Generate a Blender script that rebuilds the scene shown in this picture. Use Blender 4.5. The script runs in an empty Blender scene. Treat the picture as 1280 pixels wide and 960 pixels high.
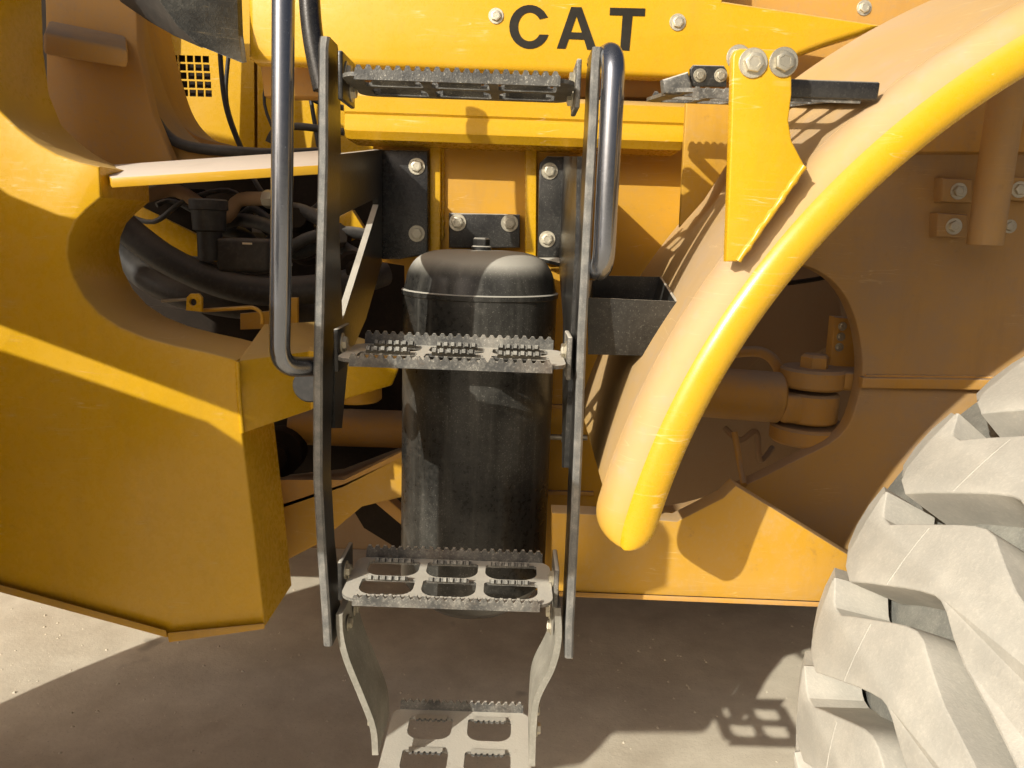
import bpy, bmesh, math, random
from mathutils import Vector, Matrix
from mathutils.geometry import tessellate_polygon
random.seed(7)
SC = bpy.context.scene
COL = SC.collection
R = math.radians

# ------------------------------------------------------------------ camera
HC, PITCH, ROLL, FPX = 1.53, R(11.0), R(2.0), 961.0
cam_d = bpy.data.cameras.new('camera')
cam = bpy.data.objects.new('camera', cam_d); COL.objects.link(cam)
CROT = Matrix.Rotation(math.pi/2-PITCH, 3, 'X') @ Matrix.Rotation(ROLL, 3, 'Z')
cam.matrix_world = Matrix.Translation((0, 0, HC)) @ CROT.to_4x4()
cam_d.sensor_fit = 'HORIZONTAL'; cam_d.sensor_width = 36.0; cam_d.lens = FPX/1280*36
cam_d.clip_start = 0.02; cam_d.clip_end = 800
SC.camera = cam

# ------------------------------------------------------------------ sky, sun, exposure
SUN = Vector((1.006, 1.188, -0.734)).normalized()
w = bpy.data.worlds.new('World'); SC.world = w; w.use_nodes = True
nt = w.node_tree; nt.nodes.clear()
sky = nt.nodes.new('ShaderNodeTexSky'); sky.sky_type = 'NISHITA'; sky.sun_disc = False
sky.sun_elevation = math.asin(-SUN.z); sky.sun_rotation = math.atan2(-SUN.x, -SUN.y) % (2*math.pi)
sky.air_density = 0.5; sky.dust_density = 7.0; sky.ozone_density = 0.0
bg = nt.nodes.new('ShaderNodeBackground'); bg.inputs[1].default_value = 0.075
ow = nt.nodes.new('ShaderNodeOutputWorld')
nt.links.new(sky.outputs[0], bg.inputs[0]); nt.links.new(bg.outputs[0], ow.inputs[0])
sl = bpy.data.lights.new('sun', 'SUN'); sl.energy = 4.1; sl.angle = R(0.53); sl.color = (1.0, 0.955, 0.85)
so = bpy.data.objects.new('sun', sl); COL.objects.link(so)
so.rotation_euler = SUN.to_track_quat('-Z', 'Y').to_euler(); so.location = (-6, -7, 5)
SC.view_settings.view_transform = 'Standard'; SC.view_settings.look = 'None'
SC.view_settings.exposure = 0.22; SC.view_settings.gamma = 1.0

# ------------------------------------------------------------------ helpers
def U(px, py, y):
    """the point of the place at distance y seen at photograph position px, py"""
    d = CROT @ Vector(((px-640)/FPX, -(py-480)/FPX, -1))
    t = y/d.y
    return Vector((d.x*t, y, HC+d.z*t))

def link(name, me, mat, parent=None, smooth=35):
    if mat is not None and not me.materials: me.materials.append(mat)
    if smooth:
        me.polygons.foreach_set('use_smooth', [True]*len(me.polygons))
        me.set_sharp_from_angle(angle=R(smooth))
    o = bpy.data.objects.new(name, me); COL.objects.link(o)
    o.parent = parent
    return o

def mesh_of(bm, name='m'):
    bmesh.ops.remove_doubles(bm, verts=bm.verts, dist=1e-6)
    bmesh.ops.recalc_face_normals(bm, faces=bm.faces)
    me = bpy.data.meshes.new(name); bm.to_mesh(me); bm.free(); return me

def raw(verts, faces, name='m'):
    bm = bmesh.new(); vs = [bm.verts.new(v) for v in verts]
    for f in faces:
        try: bm.faces.new([vs[i] for i in f])
        except ValueError: pass
    return mesh_of(bm, name)

def area2(p): return sum(p[i][0]*p[(i+1) % len(p)][1]-p[(i+1) % len(p)][0]*p[i][1] for i in range(len(p)))/2

def inset(poly, d):
    """move a closed outline d to its inner (left) side"""
    n = len(poly); out = []
    for i in range(n):
        a, b, c = (Vector(poly[k][:2]) for k in ((i-1) % n, i, (i+1) % n))
        e1 = (b-a); e2 = (c-b)
        if e1.length < 1e-9 or e2.length < 1e-9: out.append((b.x, b.y)); continue
        e1.normalize(); e2.normalize()
        n1 = Vector((-e1.y, e1.x)); n2 = Vector((-e2.y, e2.x))
        m = n1+n2; L = m.length
        if L < 1e-6: m = n1
        else: m = m/L
        k = 1/max(0.45, m.dot(n1)); p = b+m*d*k
        out.append((p.x, p.y))
    return out

def add_plate(bm, outer, holes, thick, bev, M):
    """an outline with holes, bev-rounded on its front rim, thick deep along local +c"""
    if area2(outer) < 0: outer = outer[::-1]
    hs = [h if area2(h) < 0 else h[::-1] for h in holes]
    loops = [outer]+hs
    steps = [(1, 0)] if bev <= 0 else [(1, 0), (.55, .12), (.2, .45), (0, 1)]
    if bev <= 0: steps = [(0, 0)]
    rings = []
    for lp in loops:
        rr = []
        for off, dep in steps:
            pp = inset(lp, off*bev) if off > 0 else lp
            rr.append([bm.verts.new(M @ Vector((p[0], p[1], dep*bev))) for p in pp])
        rr.append([bm.verts.new(M @ Vector((p[0], p[1], thick))) for p in lp])
        rings.append(rr)
        n = len(lp)
        for k in range(len(rr)-1):
            for i in range(n):
                j = (i+1) % n
                try: bm.faces.new((rr[k][i], rr[k][j], rr[k+1][j], rr[k+1][i]))
                except ValueError: pass
    tri = tessellate_polygon([[Vector((p[0], p[1], 0)) for p in lp] for lp in loops])
    front = [v for rr in rings for v in rr[0]]; back = [v for rr in rings for v in rr[-1]]
    for t in tri:
        try:
            bm.faces.new([front[i] for i in t]); bm.faces.new([back[i] for i in t[::-1]])
        except ValueError: pass

def plane_m(o, a, b, c):
    return Matrix(((a[0], b[0], c[0], o[0]), (a[1], b[1], c[1], o[1]), (a[2], b[2], c[2], o[2]), (0, 0, 0, 1)))

def YP(y): return plane_m((0, y, 0), (1, 0, 0), (0, 0, 1), (0, 1, 0))     # facing the viewer
def XP(x): return plane_m((x, 0, 0), (0, 1, 0), (0, 0, 1), (1, 0, 0))     # plane across, thickness to +x
def ZP(z): return plane_m((0, 0, z), (1, 0, 0), (0, 1, 0), (0, 0, -1))    # lying, thickness downward

def smooth_pts(pts, n=5, closed=False):
    P = [Vector(p) for p in pts]; out = []
    N = len(P)
    rng = range(N if closed else N-1)
    for i in rng:
        p0 = P[(i-1) % N] if closed or i > 0 else P[0]
        p1 = P[i]; p2 = P[(i+1) % N]
        p3 = P[(i+2) % N] if closed or i+2 < N else P[-1]
        for k in range(n):
            t = k/n
            out.append(0.5*((2*p1)+(p2-p0)*t+(2*p0-5*p1+4*p2-p3)*t*t+(3*p1-p0-3*p2+p3)*t**3))
    if not closed: out.append(P[-1])
    return out

def fillet(pts, rad, n=6):
    P = [Vector(p) for p in pts]; out = [P[0]]
    for i in range(1, len(P)-1):
        a, b, c = P[i-1], P[i], P[i+1]
        r = min(rad, (a-b).length*.49, (c-b).length*.49)
        s = b+(a-b).normalized()*r; e = b+(c-b).normalized()*r
        for k in range(n+1):
            t = k/n; out.append(s*(1-t)**2+b*2*t*(1-t)+e*t*t)
    out.append(P[-1]); return out

def px_plate(name, pts, y, thick, mat, parent, holes=(), bev=.004, smooth=35):
    o2 = [(v.x, v.z) for v in (U(p[0], p[1], y) for p in pts)]
    h2 = [[(v.x, v.z) for v in (U(p[0], p[1], y) for p in h)] for h in holes]
    bm = bmesh.new(); add_plate(bm, o2, h2, thick, bev, YP(y))
    return link(name, mesh_of(bm), mat, parent, smooth)

def add_tube(bm, path, rad, seg=16, caps=True):
    P = [Vector(p) for p in path]; n = len(P)
    rf = rad if callable(rad) else (lambda t: rad)
    T = [((P[min(i+1, n-1)]-P[max(i-1, 0)]).normalized()) for i in range(n)]
    up = Vector((0, 0, 1)) if abs(T[0].z) < .9 else Vector((0, 1, 0))
    N = T[0].cross(up).normalized(); rings = []
    for i in range(n):
        if i: N = (N-T[i]*N.dot(T[i])).normalized()
        B = T[i].cross(N); r = rf(i/(n-1))
        rings.append([bm.verts.new(P[i]+(N*math.cos(a)+B*math.sin(a))*r) for a in (2*math.pi*k/seg for k in range(seg))])
    for i in range(n-1):
        for k in range(seg):
            j = (k+1) % seg
            bm.faces.new((rings[i][k], rings[i][j], rings[i+1][j], rings[i+1][k]))
    if caps: bm.faces.new(rings[0][::-1]); bm.faces.new(rings[-1])

def tube(name, path, rad, mat, parent, seg=18):
    bm = bmesh.new(); add_tube(bm, path, rad, seg)
    return link(name, mesh_of(bm), mat, parent, 50)

def add_lathe(bm, prof, M, seg=48):
    """prof: (radius, height) along local +Z of M"""
    rings = []
    for r, h in prof:
        if r < 1e-6: rings.append([bm.verts.new(M @ Vector((0, 0, h)))])
        else: rings.append([bm.verts.new(M @ Vector((r*math.cos(a), r*math.sin(a), h))) for a in (2*math.pi*k/seg for k in range(seg))])
    for a, b in zip(rings, rings[1:]):
        for k in range(seg):
            j = (k+1) % seg
            if len(a) == 1 and len(b) == 1: continue
            if len(a) == 1: bm.faces.new((a[0], b[j], b[k]))
            elif len(b) == 1: bm.faces.new((a[k], a[j], b[0]))
            else: bm.faces.new((a[k], a[j], b[j], b[k]))

def lathe(name, prof, M, mat, parent, seg=48, smooth=35):
    bm = bmesh.new(); add_lathe(bm, prof, M, seg)
    return link(name, mesh_of(bm), mat, parent, smooth)

def add_box(bm, lo, hi, bev=0.0, M=None):
    b2 = bmesh.new(); bmesh.ops.create_cube(b2, size=1)
    for v in b2.verts:
        v.co = Vector([(lo[i]+hi[i])/2+v.co[i]*(hi[i]-lo[i]) for i in range(3)])
    if bev > 0: bmesh.ops.bevel(b2, geom=b2.edges[:], offset=bev, segments=3, profile=.5, affect='EDGES')
    if M is not None: b2.transform(M)
    me = bpy.data.meshes.new('t'); b2.to_mesh(me); b2.free(); bm.from_mesh(me); bpy.data.meshes.remove(me)

def box(name, lo, hi, mat, parent, bev=.003, M=None, smooth=35):
    bm = bmesh.new(); add_box(bm, lo, hi, bev, M)
    return link(name, mesh_of(bm), mat, parent, smooth)

def solid(name, near, far, mat, parent, bev=.002):
    """hull between two matching outlines given as world points"""
    n = len(near); V = list(near)+list(far)
    F = [tuple(range(n)), tuple(range(2*n-1, n-1, -1))]+[(i, (i+1) % n, n+(i+1) % n, n+i) for i in range(n)]
    bm = bmesh.new(); vs = [bm.verts.new(v) for v in V]
    for f in F: bm.faces.new([vs[i] for i in f])
    bmesh.ops.recalc_face_normals(bm, faces=bm.faces)
    if bev > 0: bmesh.ops.bevel(bm, geom=bm.edges[:], offset=bev, segments=2, profile=.5, affect='EDGES')
    return link(name, mesh_of(bm), mat, parent, 35)

# ------------------------------------------------------------------ materials
def mat_paint(name, base, rough=.4, metal=0.0, dust=(.55, .47, .36), up=.5, film=.1, speck=0.0, var=.06, bump=.02, nscale=7.0, streak=0.0, spec=.5, coat=0.0, scratch=0.0, grime=0.0, rnd=0.0, wav=0.0, xhaze=0.0, palecoat=0.0):
    """painted surface with a film of dust, thicker on faces that look up, and uneven patches"""
    m = bpy.data.materials.new(name); m.use_nodes = True
    nt = m.node_tree; N = nt.nodes; L = nt.links; N.clear()
    out = N.new('ShaderNodeOutputMaterial'); bs = N.new('ShaderNodeBsdfPrincipled')
    L.new(bs.outputs[0], out.inputs[0])
    geo = N.new('ShaderNodeNewGeometry')
    def math_(op, a, b=None, clamp=False):
        n = N.new('ShaderNodeMath'); n.operation = op; n.use_clamp = clamp
        for i, v in enumerate((a, b)):
            if v is None: continue
            if isinstance(v, (int, float)): n.inputs[i].default_value = v
            else: L.new(v, n.inputs[i])
        return n.outputs[0]
    def noise(scale, detail=4, rough_=.6, vec=None):
        n = N.new('ShaderNodeTexNoise'); n.inputs['Scale'].default_value = scale
        n.inputs['Detail'].default_value = detail; n.inputs['Roughness'].default_value = rough_
        L.new(vec if vec else geo.outputs['Position'], n.inputs['Vector']); return n.outputs['Fac']
    def ramp(v, a, b):
        n = N.new('ShaderNodeMapRange'); n.interpolation_type = 'SMOOTHSTEP'
        n.inputs['From Min'].default_value = a; n.inputs['From Max'].default_value = b
        L.new(v, n.inputs['Value']); return n.outputs[0]
    big = noise(nscale, 5); fine = noise(nscale*14, 3); tiny = noise(420, 2, .5)
    sx = N.new('ShaderNodeSeparateXYZ'); L.new(geo.outputs['Normal'], sx.inputs[0])
    upf = math_('MULTIPLY', ramp(sx.outputs['Z'], .25, .95), up)
    upf = math_('MULTIPLY', upf, math_('ADD', .55, math_('MULTIPLY', big, .9)))
    film_ = math_('MULTIPLY', ramp(big, .35, .75), film)
    film_ = math_('ADD', film_, math_('MULTIPLY', ramp(fine, .45, .8), film*.7))
    fac = math_('ADD', upf, film_, True)
    if palecoat > 0:      # even coat of dust and painted-in glare, faded out near the fender's tip
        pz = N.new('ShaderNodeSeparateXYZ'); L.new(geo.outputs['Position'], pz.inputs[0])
        fac = math_('MULTIPLY', math_('ADD', fac, palecoat, True), math_('ADD', .12, math_('MULTIPLY', ramp(pz.outputs['Z'], 1.10, 1.23), .88)), True)
    if xhaze > 0:      # dust plus painted-in haze, browner towards the rear wheel
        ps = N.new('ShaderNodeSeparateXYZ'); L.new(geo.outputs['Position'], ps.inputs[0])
        fac = math_('ADD', fac, math_('MULTIPLY', ramp(ps.outputs['X'], .30, .80), math_('MULTIPLY', math_('ADD', .6, math_('MULTIPLY', big, .8)), xhaze)), True)
    if speck > 0:
        fac = math_('ADD', fac, math_('MULTIPLY', ramp(tiny, .60, .72), math_('MULTIPLY', ramp(big, .3, .6), speck)), True)
    if streak > 0:
        mp = N.new('ShaderNodeMapping'); mp.inputs['Scale'].default_value = (38, 38, 2.2)
        L.new(geo.outputs['Position'], mp.inputs['Vector'])
        st = noise(1.0, 4, .65, mp.outputs[0])
        fac = math_('ADD', fac, math_('MULTIPLY', ramp(st, .48, .78), streak), True)
    hsv = N.new('ShaderNodeHueSaturation'); hsv.inputs['Color'].default_value = (*base, 1)
    L.new(math_('ADD', 1-var, math_('MULTIPLY', noise(nscale*.45, 3), 2*var)), hsv.inputs['Value'])
    mix = N.new('ShaderNodeMix'); mix.data_type = 'RGBA'
    L.new(fac, mix.inputs[0]); L.new(hsv.outputs[0], mix.inputs[6]); mix.inputs[7].default_value = (*dust, 1)
    colour = mix.outputs[2]
    if grime > 0:
        mp2 = N.new('ShaderNodeMapping'); mp2.inputs['Scale'].default_value = (9, 9, 1.6); L.new(geo.outputs['Position'], mp2.inputs['Vector'])
        gr = math_('MULTIPLY', ramp(noise(1.0, 6, .7, mp2.outputs[0]), .50, .80), grime)
        gr = math_('ADD', gr, math_('MULTIPLY', ramp(noise(26, 5, .75), .60, .74), grime*.8), True)
        mg_ = N.new('ShaderNodeMix'); mg_.data_type = 'RGBA'; L.new(gr, mg_.inputs[0]); L.new(colour, mg_.inputs[6]); mg_.inputs[7].default_value = (.20, .12, .06, 1)
        colour = mg_.outputs[2]
    if scratch > 0:
        acc = None
        for ang, sc in ((.5, 5.0), (-.8, 6.5), (1.35, 4.2)):
            mp3 = N.new('ShaderNodeMapping'); mp3.inputs['Rotation'].default_value = (0, ang, 0); mp3.inputs['Scale'].default_value = (sc, sc, sc*16); L.new(geo.outputs['Position'], mp3.inputs['Vector'])
            v = noise(1.0, 2, .4, mp3.outputs[0])
            v = math_('ABSOLUTE', math_('SUBTRACT', v, .5)); v = math_('SUBTRACT', 1.0, ramp(v, .0, .010))
            v = math_('MULTIPLY', v, ramp(noise(3.1+sc, 3, .6), .56, .70))
            acc = v if acc is None else math_('ADD', acc, v, True)
        ms = N.new('ShaderNodeMix'); ms.data_type = 'RGBA'; L.new(math_('MULTIPLY', acc, scratch), ms.inputs[0]); L.new(colour, ms.inputs[6]); ms.inputs[7].default_value = (.80, .62, .34, 1)
        colour = ms.outputs[2]
    if rnd > 0:
        oi = N.new('ShaderNodeObjectInfo'); hv = N.new('ShaderNodeHueSaturation'); L.new(colour, hv.inputs['Color'])
        L.new(math_('ADD', 1-rnd, math_('MULTIPLY', oi.outputs['Random'], 1.6*rnd)), hv.inputs['Value']); colour = hv.outputs[0]
    L.new(colour, bs.inputs['Base Color'])
    rr = math_('ADD', rough-.05, math_('MULTIPLY', fine, .1))
    rr = math_('ADD', rr, math_('MULTIPLY', fac, .75-rough if rough < .75 else 0.0), True)
    L.new(rr, bs.inputs['Roughness'])
    bs.inputs['Metallic'].default_value = metal; bs.inputs['Specular IOR Level'].default_value = spec
    if coat: bs.inputs['Coat Weight'].default_value = coat; bs.inputs['Coat Roughness'].default_value = .15
    if bump:
        b = N.new('ShaderNodeBump'); b.inputs['Strength'].default_value = bump*6; b.inputs['Distance'].default_value = .0015
        L.new(math_('ADD', fine, math_('MULTIPLY', tiny, .5)), b.inputs['Height'])
        if wav:
            b2 = N.new('ShaderNodeBump'); b2.inputs['Strength'].default_value = wav; b2.inputs['Distance'].default_value = .004
            L.new(noise(6.5, 2, .5), b2.inputs['Height']); L.new(b.outputs[0], b2.inputs['Normal']); L.new(b2.outputs[0], bs.inputs['Normal'])
        else: L.new(b.outputs[0], bs.inputs['Normal'])
    return m

YEL = (.61, .345, .009)
M_YEL = mat_paint('yellow paint', YEL, .27, spec=.4, up=.45, film=.035, var=.04, bump=.012, dust=(.62, .48, .30), speck=.06, scratch=.5, grime=.16, wav=.35)
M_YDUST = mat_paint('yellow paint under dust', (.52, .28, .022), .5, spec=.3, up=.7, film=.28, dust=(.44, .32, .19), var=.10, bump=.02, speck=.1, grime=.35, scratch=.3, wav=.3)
M_PEACH = mat_paint('yellow paint with dust and painted glare', (.58, .325, .012), .42, spec=.3, up=.1, film=.3, palecoat=.62, dust=(.48, .345, .205), var=.03, bump=.01, nscale=3, scratch=.3, grime=.08)  # tan coat carries sun glare as well as dust
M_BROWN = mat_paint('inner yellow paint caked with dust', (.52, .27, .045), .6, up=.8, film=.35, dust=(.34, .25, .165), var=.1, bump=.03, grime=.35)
M_BLK = mat_paint('black enamel', (.014, .014, .015), .26, up=.62, film=.04, dust=(.40, .37, .31), speck=.10, bump=.02, spec=.6)
M_BLKD = mat_paint('black enamel greyed by dust', (.012, .012, .012), .30, spec=.4, up=.95, film=.06, dust=(.50, .47, .40), speck=.14, bump=.025, nscale=11)
M_STEP = mat_paint('black step under trodden pale dust', (.05, .05, .048), .5, up=1.0, film=.34, dust=(.60, .565, .48), speck=.4, grime=.32, bump=.05, nscale=16)
M_TANK = mat_paint('black tank enamel with dust streaks', (.017, .0165, .015), .28, spec=.3, up=1.25, film=.07, dust=(.46, .44, .38), speck=.22, bump=.012, streak=.09, nscale=7)
M_TUBE = mat_paint('glossy black tube', (.22, .235, .27), .20, metal=.9, up=.3, film=.04, dust=(.35, .33, .3), speck=.10, bump=.008, spec=.8, coat=.6)
M_RUB = mat_paint('black rubber', (.018, .018, .018), .55, up=.45, film=.14, dust=(.30, .27, .23), bump=.03)
M_DARK = mat_paint('grimy metal with shade painted in', (.020, .015, .011), .85, spec=.15, up=.4, film=.2, dust=(.07, .05, .035), bump=.03)  # tone darkened to stand for the shade in bay and recesses
M_BOLT = mat_paint('zinc bolt', (.62, .58, .46), .38, metal=.75, up=.3, film=.25, dust=(.46, .40, .29), speck=.2, bump=.03, nscale=60, rnd=.30, grime=.35)
M_TYRE = mat_paint('tyre rubber under pale dust', (.40, .385, .34), .9, up=.2, film=.7, dust=(.52, .495, .43), speck=.35, grime=.08, bump=.05, nscale=14, var=.08, spec=.2)
M_HANG = mat_paint('hanger strap under pale dust', (.22, .21, .175), .6, spec=.3, up=.6, film=.32, grime=.25, dust=(.55, .52, .44), speck=.2, bump=.04, nscale=16)
M_GRIP = mat_paint('step teeth with dusty tops', (.03, .03, .028), .5, up=1.0, film=.16, dust=(.66, .63, .54), speck=.3, bump=.05, nscale=30)
M_EDGE = mat_paint('scuffed steel edge', (.13, .13, .125), .45, metal=.2, up=.5, film=.45, dust=(.40, .38, .33), speck=.3, bump=.06, nscale=45, var=.35)
M_HOUS = mat_paint('dusty brown castings', (.30, .19, .10), .8, spec=.2, up=.5, film=.4, dust=(.30, .22, .14), grime=.3)
M_CARC = mat_paint('tyre groove rubber with grey dust', (.20, .20, .18), .9, up=.3, film=.8, dust=(.34, .335, .29), speck=.25, bump=.10, nscale=16, var=.15, spec=.2)
M_FLAP = mat_paint('dusty black flap', (.010, .010, .009), .35, up=.5, film=.14, dust=(.34, .33, .28), speck=.25, bump=.12, nscale=9, scratch=.2)
M_LEDGE = mat_paint('ledge under pale trodden dust', (.55, .31, .012), .4, spec=.35, up=1.5, film=.05, dust=(.62, .53, .44), scratch=.3, grime=.15)
M_WALL = mat_paint('frame paint with dust and painted haze', (.55, .285, .018), .5, spec=.3, up=.7, film=.20, dust=(.37, .255, .155), var=.08, bump=.02, speck=.1, grime=.30, scratch=.25, wav=.3, xhaze=.62)  # brown haze put into the colour on the wheel side
M_INK = mat_paint('charcoal lettering', (.018, .016, .012), .6, spec=.15, up=.0, film=.02, bump=.01)

def mat_ground():
    m = bpy.data.materials.new('pale concrete yard'); m.use_nodes = True
    nt = m.node_tree; N = nt.nodes; L = nt.links
    bs = N['Principled BSDF']; bs.inputs['Roughness'].default_value = .9
    geo = N.new('ShaderNodeNewGeometry')
    def nz(s, d, r=.6):
        n = N.new('ShaderNodeTexNoise'); n.inputs['Scale'].default_value = s; n.inputs['Detail'].default_value = d
        n.inputs['Roughness'].default_value = r; L.new(geo.outputs['Position'], n.inputs['Vector']); return n.outputs['Fac']
    a, b, c = nz(1.6, 6), nz(9, 6, .7), nz(70, 4, .7)
    r = N.new('ShaderNodeValToRGB'); r.color_ramp.elements[0].position = .3; r.color_ramp.elements[1].position = .72
    r.color_ramp.elements[0].color = (.55, .475, .355, 1); r.color_ramp.elements[1].color = (.83, .75, .59, 1)
    ad = N.new('ShaderNodeMath'); ad.operation = 'ADD'; L.new(a, ad.inputs[0])
    mu = N.new('ShaderNodeMath'); mu.operation = 'MULTIPLY_ADD'; L.new(b, mu.inputs[0]); mu.inputs[1].default_value = .45; mu.inputs[2].default_value = -.22
    L.new(mu.outputs[0], ad.inputs[1]); L.new(ad.outputs[0], r.inputs[0])
    st = N.new('ShaderNodeMapRange'); st.interpolation_type = 'SMOOTHSTEP'; L.new(nz(3.3, 3), st.inputs['Value'])
    st.inputs['From Min'].default_value = .66; st.inputs['From Max'].default_value = .74; st.inputs['To Max'].default_value = .45
    mx = N.new('ShaderNodeMix'); mx.data_type = 'RGBA'; L.new(st.outputs[0], mx.inputs[0]); L.new(r.outputs[0], mx.inputs[6]); mx.inputs[7].default_value = (.16, .14, .11, 1)
    sp_ = N.new('ShaderNodeMapRange'); sp_.interpolation_type = 'SMOOTHSTEP'; L.new(nz(150, 3, .6), sp_.inputs['Value'])
    sp_.inputs['From Min'].default_value = .60; sp_.inputs['From Max'].default_value = .72; sp_.inputs['To Max'].default_value = .5
    m2 = N.new('ShaderNodeMix'); m2.data_type = 'RGBA'; L.new(sp_.outputs[0], m2.inputs[0]); L.new(mx.outputs[2], m2.inputs[6]); m2.inputs[7].default_value = (.30, .25, .18, 1)
    L.new(m2.outputs[2], bs.inputs['Base Color'])
    bp = N.new('ShaderNodeBump'); bp.inputs['Strength'].default_value = .4; bp.inputs['Distance'].default_value = .0025
    s2 = N.new('ShaderNodeMath'); s2.operation = 'ADD'; L.new(b, s2.inputs[0]); L.new(c, s2.inputs[1]); L.new(s2.outputs[0], bp.inputs['Height'])
    L.new(bp.outputs[0], bs.inputs['Normal'])
    return m
M_GND = mat_ground()

# ------------------------------------------------------------------ the setting
bm = bmesh.new()
add_box(bm, (-300, -300, -.3), (300, 300, 0))
g = link('ground', mesh_of(bm), M_GND, None, 0); g['kind'] = 'structure'

# ------------------------------------------------------------------ the machine
LD = bpy.data.objects.new('wheel_loader', None); COL.objects.link(LD); LD.empty_display_size = .2
LD['label'] = 'yellow wheel loader with black access ladder, air tank and dusty tyre'
LD['category'] = 'wheel loader'

# bolt: washer and hexagon head, axis towards the viewer (-y), unit radius 1 = washer radius
def bolt_mesh():
    bm = bmesh.new()
    Mx = Matrix.Rotation(math.pi/2, 4, 'X')
    add_lathe(bm, [(.01, 0), (.98, 0), (1, .03), (1, .10), (.96, .14), (.55, .14)], Mx, 24)
    add_lathe(bm, [(.70, .12), (.70, .44), (.66, .50), (.56, .53), (.40, .53), (.37, .49), (0, .49)], Mx, 6)
    me = mesh_of(bm); me.materials.append(M_BOLT)
    me.polygons.foreach_set('use_smooth', [True]*len(me.polygons)); me.set_sharp_from_angle(angle=R(30))
    return me
BOLT = bolt_mesh()
AX = {'-y': Matrix.Identity(4), '+x': Matrix.Rotation(R(90), 4, 'Z'), '-x': Matrix.Rotation(R(-90), 4, 'Z'), 'z': Matrix.Rotation(R(-90), 4, 'X')}
def bolt(p, rad, parent, axis='-y', spin=None, me=None, name='bolt'):
    o = bpy.data.objects.new(name, me or BOLT); COL.objects.link(o); o.parent = parent
    s = spin if spin is not None else random.uniform(0, 1)
    o.matrix_local = Matrix.Translation(p) @ AX[axis] @ Matrix.Rotation(s, 4, 'Y') @ Matrix.Diagonal((rad, rad, rad, 1))
    return o

# ---------------- side panel with its lettering
YPAN, YSH, YW = 1.45, 1.50, 1.61
panel = px_plate('side_panel', [(309, -90), (905, -90), (905, 0), (1108, 31), (1078, 42), (1035, 55), (1000, 68), (960, 99), (835, 97), (700, 92), (560, 87), (430, 82), (330, 78), (318, 78), (310, 72)],
                 YPAN, .035, M_YEL, LD, bev=.010)
def px_poly(pts, y): return [(v.x, v.z) for v in (U(p[0], p[1], y) for p in pts)]
def letter(name, outer, holes=()):
    bm = bmesh.new(); y = YPAN-.0012
    add_plate(bm, px_poly(outer, y), [px_poly(h, y) for h in holes], .003, 0, YP(y))
    return link(name, mesh_of(bm), M_INK, panel, 0)
cx, cy = 662, 33.5; C = []
for k in range(25):
    a = R(33+k*(294/24)); C.append((cx+25.5*math.cos(a), cy-27.5*math.sin(a)))
C.append((cx+22.5, cy+12)); C[0] = (cx+23, cy-12)
inner = []
for k in range(25):
    a = R(327-k*(294/24)); inner.append((cx+14.5*math.cos(a), cy-18.0*math.sin(a)))
inner[0] = (cx+12.5, cy+9.5); inner[-1] = (cx+12.5, cy-9.5)
letter('letter_c', C[:-1]+[(cx+23.5, cy+9.8)]+inner)
letter('letter_a', [(714, 8.5), (727, 9), (746, 62.5), (734, 62), (730.2, 49.5), (711, 48.8), (706.8, 60.8), (696, 60.4)], [[(713.6, 40.2), (727.4, 40.7), (720.6, 20)]])
letter('letter_t', [(762.5, 9.5), (806.5, 10.5), (806, 20.2), (790.6, 19.8), (786.5, 63.2), (775.2, 62.8), (778.2, 19.3), (762, 18.8)])
for px, py, r in ((620, 20, .0135), (847, 28, .0145)): bolt(U(px, py, YPAN), r, panel)

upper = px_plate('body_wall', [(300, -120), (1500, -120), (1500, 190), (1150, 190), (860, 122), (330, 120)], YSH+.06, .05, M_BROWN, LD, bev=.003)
bolt(U(1080, 10, YSH+.06), .014, upper)
# rolled sill under the panel
a = U(428, 143, YSH); b = U(856, 152, YSH)
prof = [(0.03, .046), (.008, .043), (.0, .034), (0.0, .006), (.004, .002), (.004, -.002), (0.0, -.008), (0, -.028), (.012, -.042), (.05, -.044), (.11, -.044), (.11, .046)]
bm = bmesh.new(); r0 = []; 
for x, s in ((a.x, .80), (a.x+.004, .95), (a.x+.012, 1), (b.x-.003, 1), (b.x, .95)):
    zc = a.z
    r0.append([bm.verts.new((x, YSH+q*(1)+(.012 if s < .9 else 0), zc+h*s)) for q, h in prof])
for i in range(len(r0)-1):
    for k in range(len(prof)):
        j = (k+1) % len(prof); bm.faces.new((r0[i][k], r0[i][j], r0[i+1][j], r0[i+1][k]))
bm.faces.new(r0[0]); bm.faces.new(r0[-1][::-1])
sill = link('body_sill', mesh_of(bm), M_YEL, LD, 40)

# ---------------- rear frame wall with the steering opening
hole = [(820, 360), (900, 335), (965, 324), (1010, 333), (1045, 355), (1068, 395), (1078, 450), (1072, 500), (1050, 545), (985, 580), (930, 607), (860, 636), (770, 636), (760, 560), (790, 450)]
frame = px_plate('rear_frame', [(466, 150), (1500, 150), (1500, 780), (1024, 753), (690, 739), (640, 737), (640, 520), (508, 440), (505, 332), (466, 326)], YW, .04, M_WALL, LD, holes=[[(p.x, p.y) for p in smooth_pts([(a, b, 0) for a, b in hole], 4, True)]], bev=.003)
frame['label'] = 'brown shaded rear frame plate with rounded opening'
# vertical ribs beside the ladder brackets
for p0, p1 in ((537, 551), (656, 671)):
    px_plate('frame_rib', [(p0, 176), (p1, 176), (p1-1, 420), (p0+1, 420)], YW-.018, .017, M_YEL, frame, bev=.003)
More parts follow.
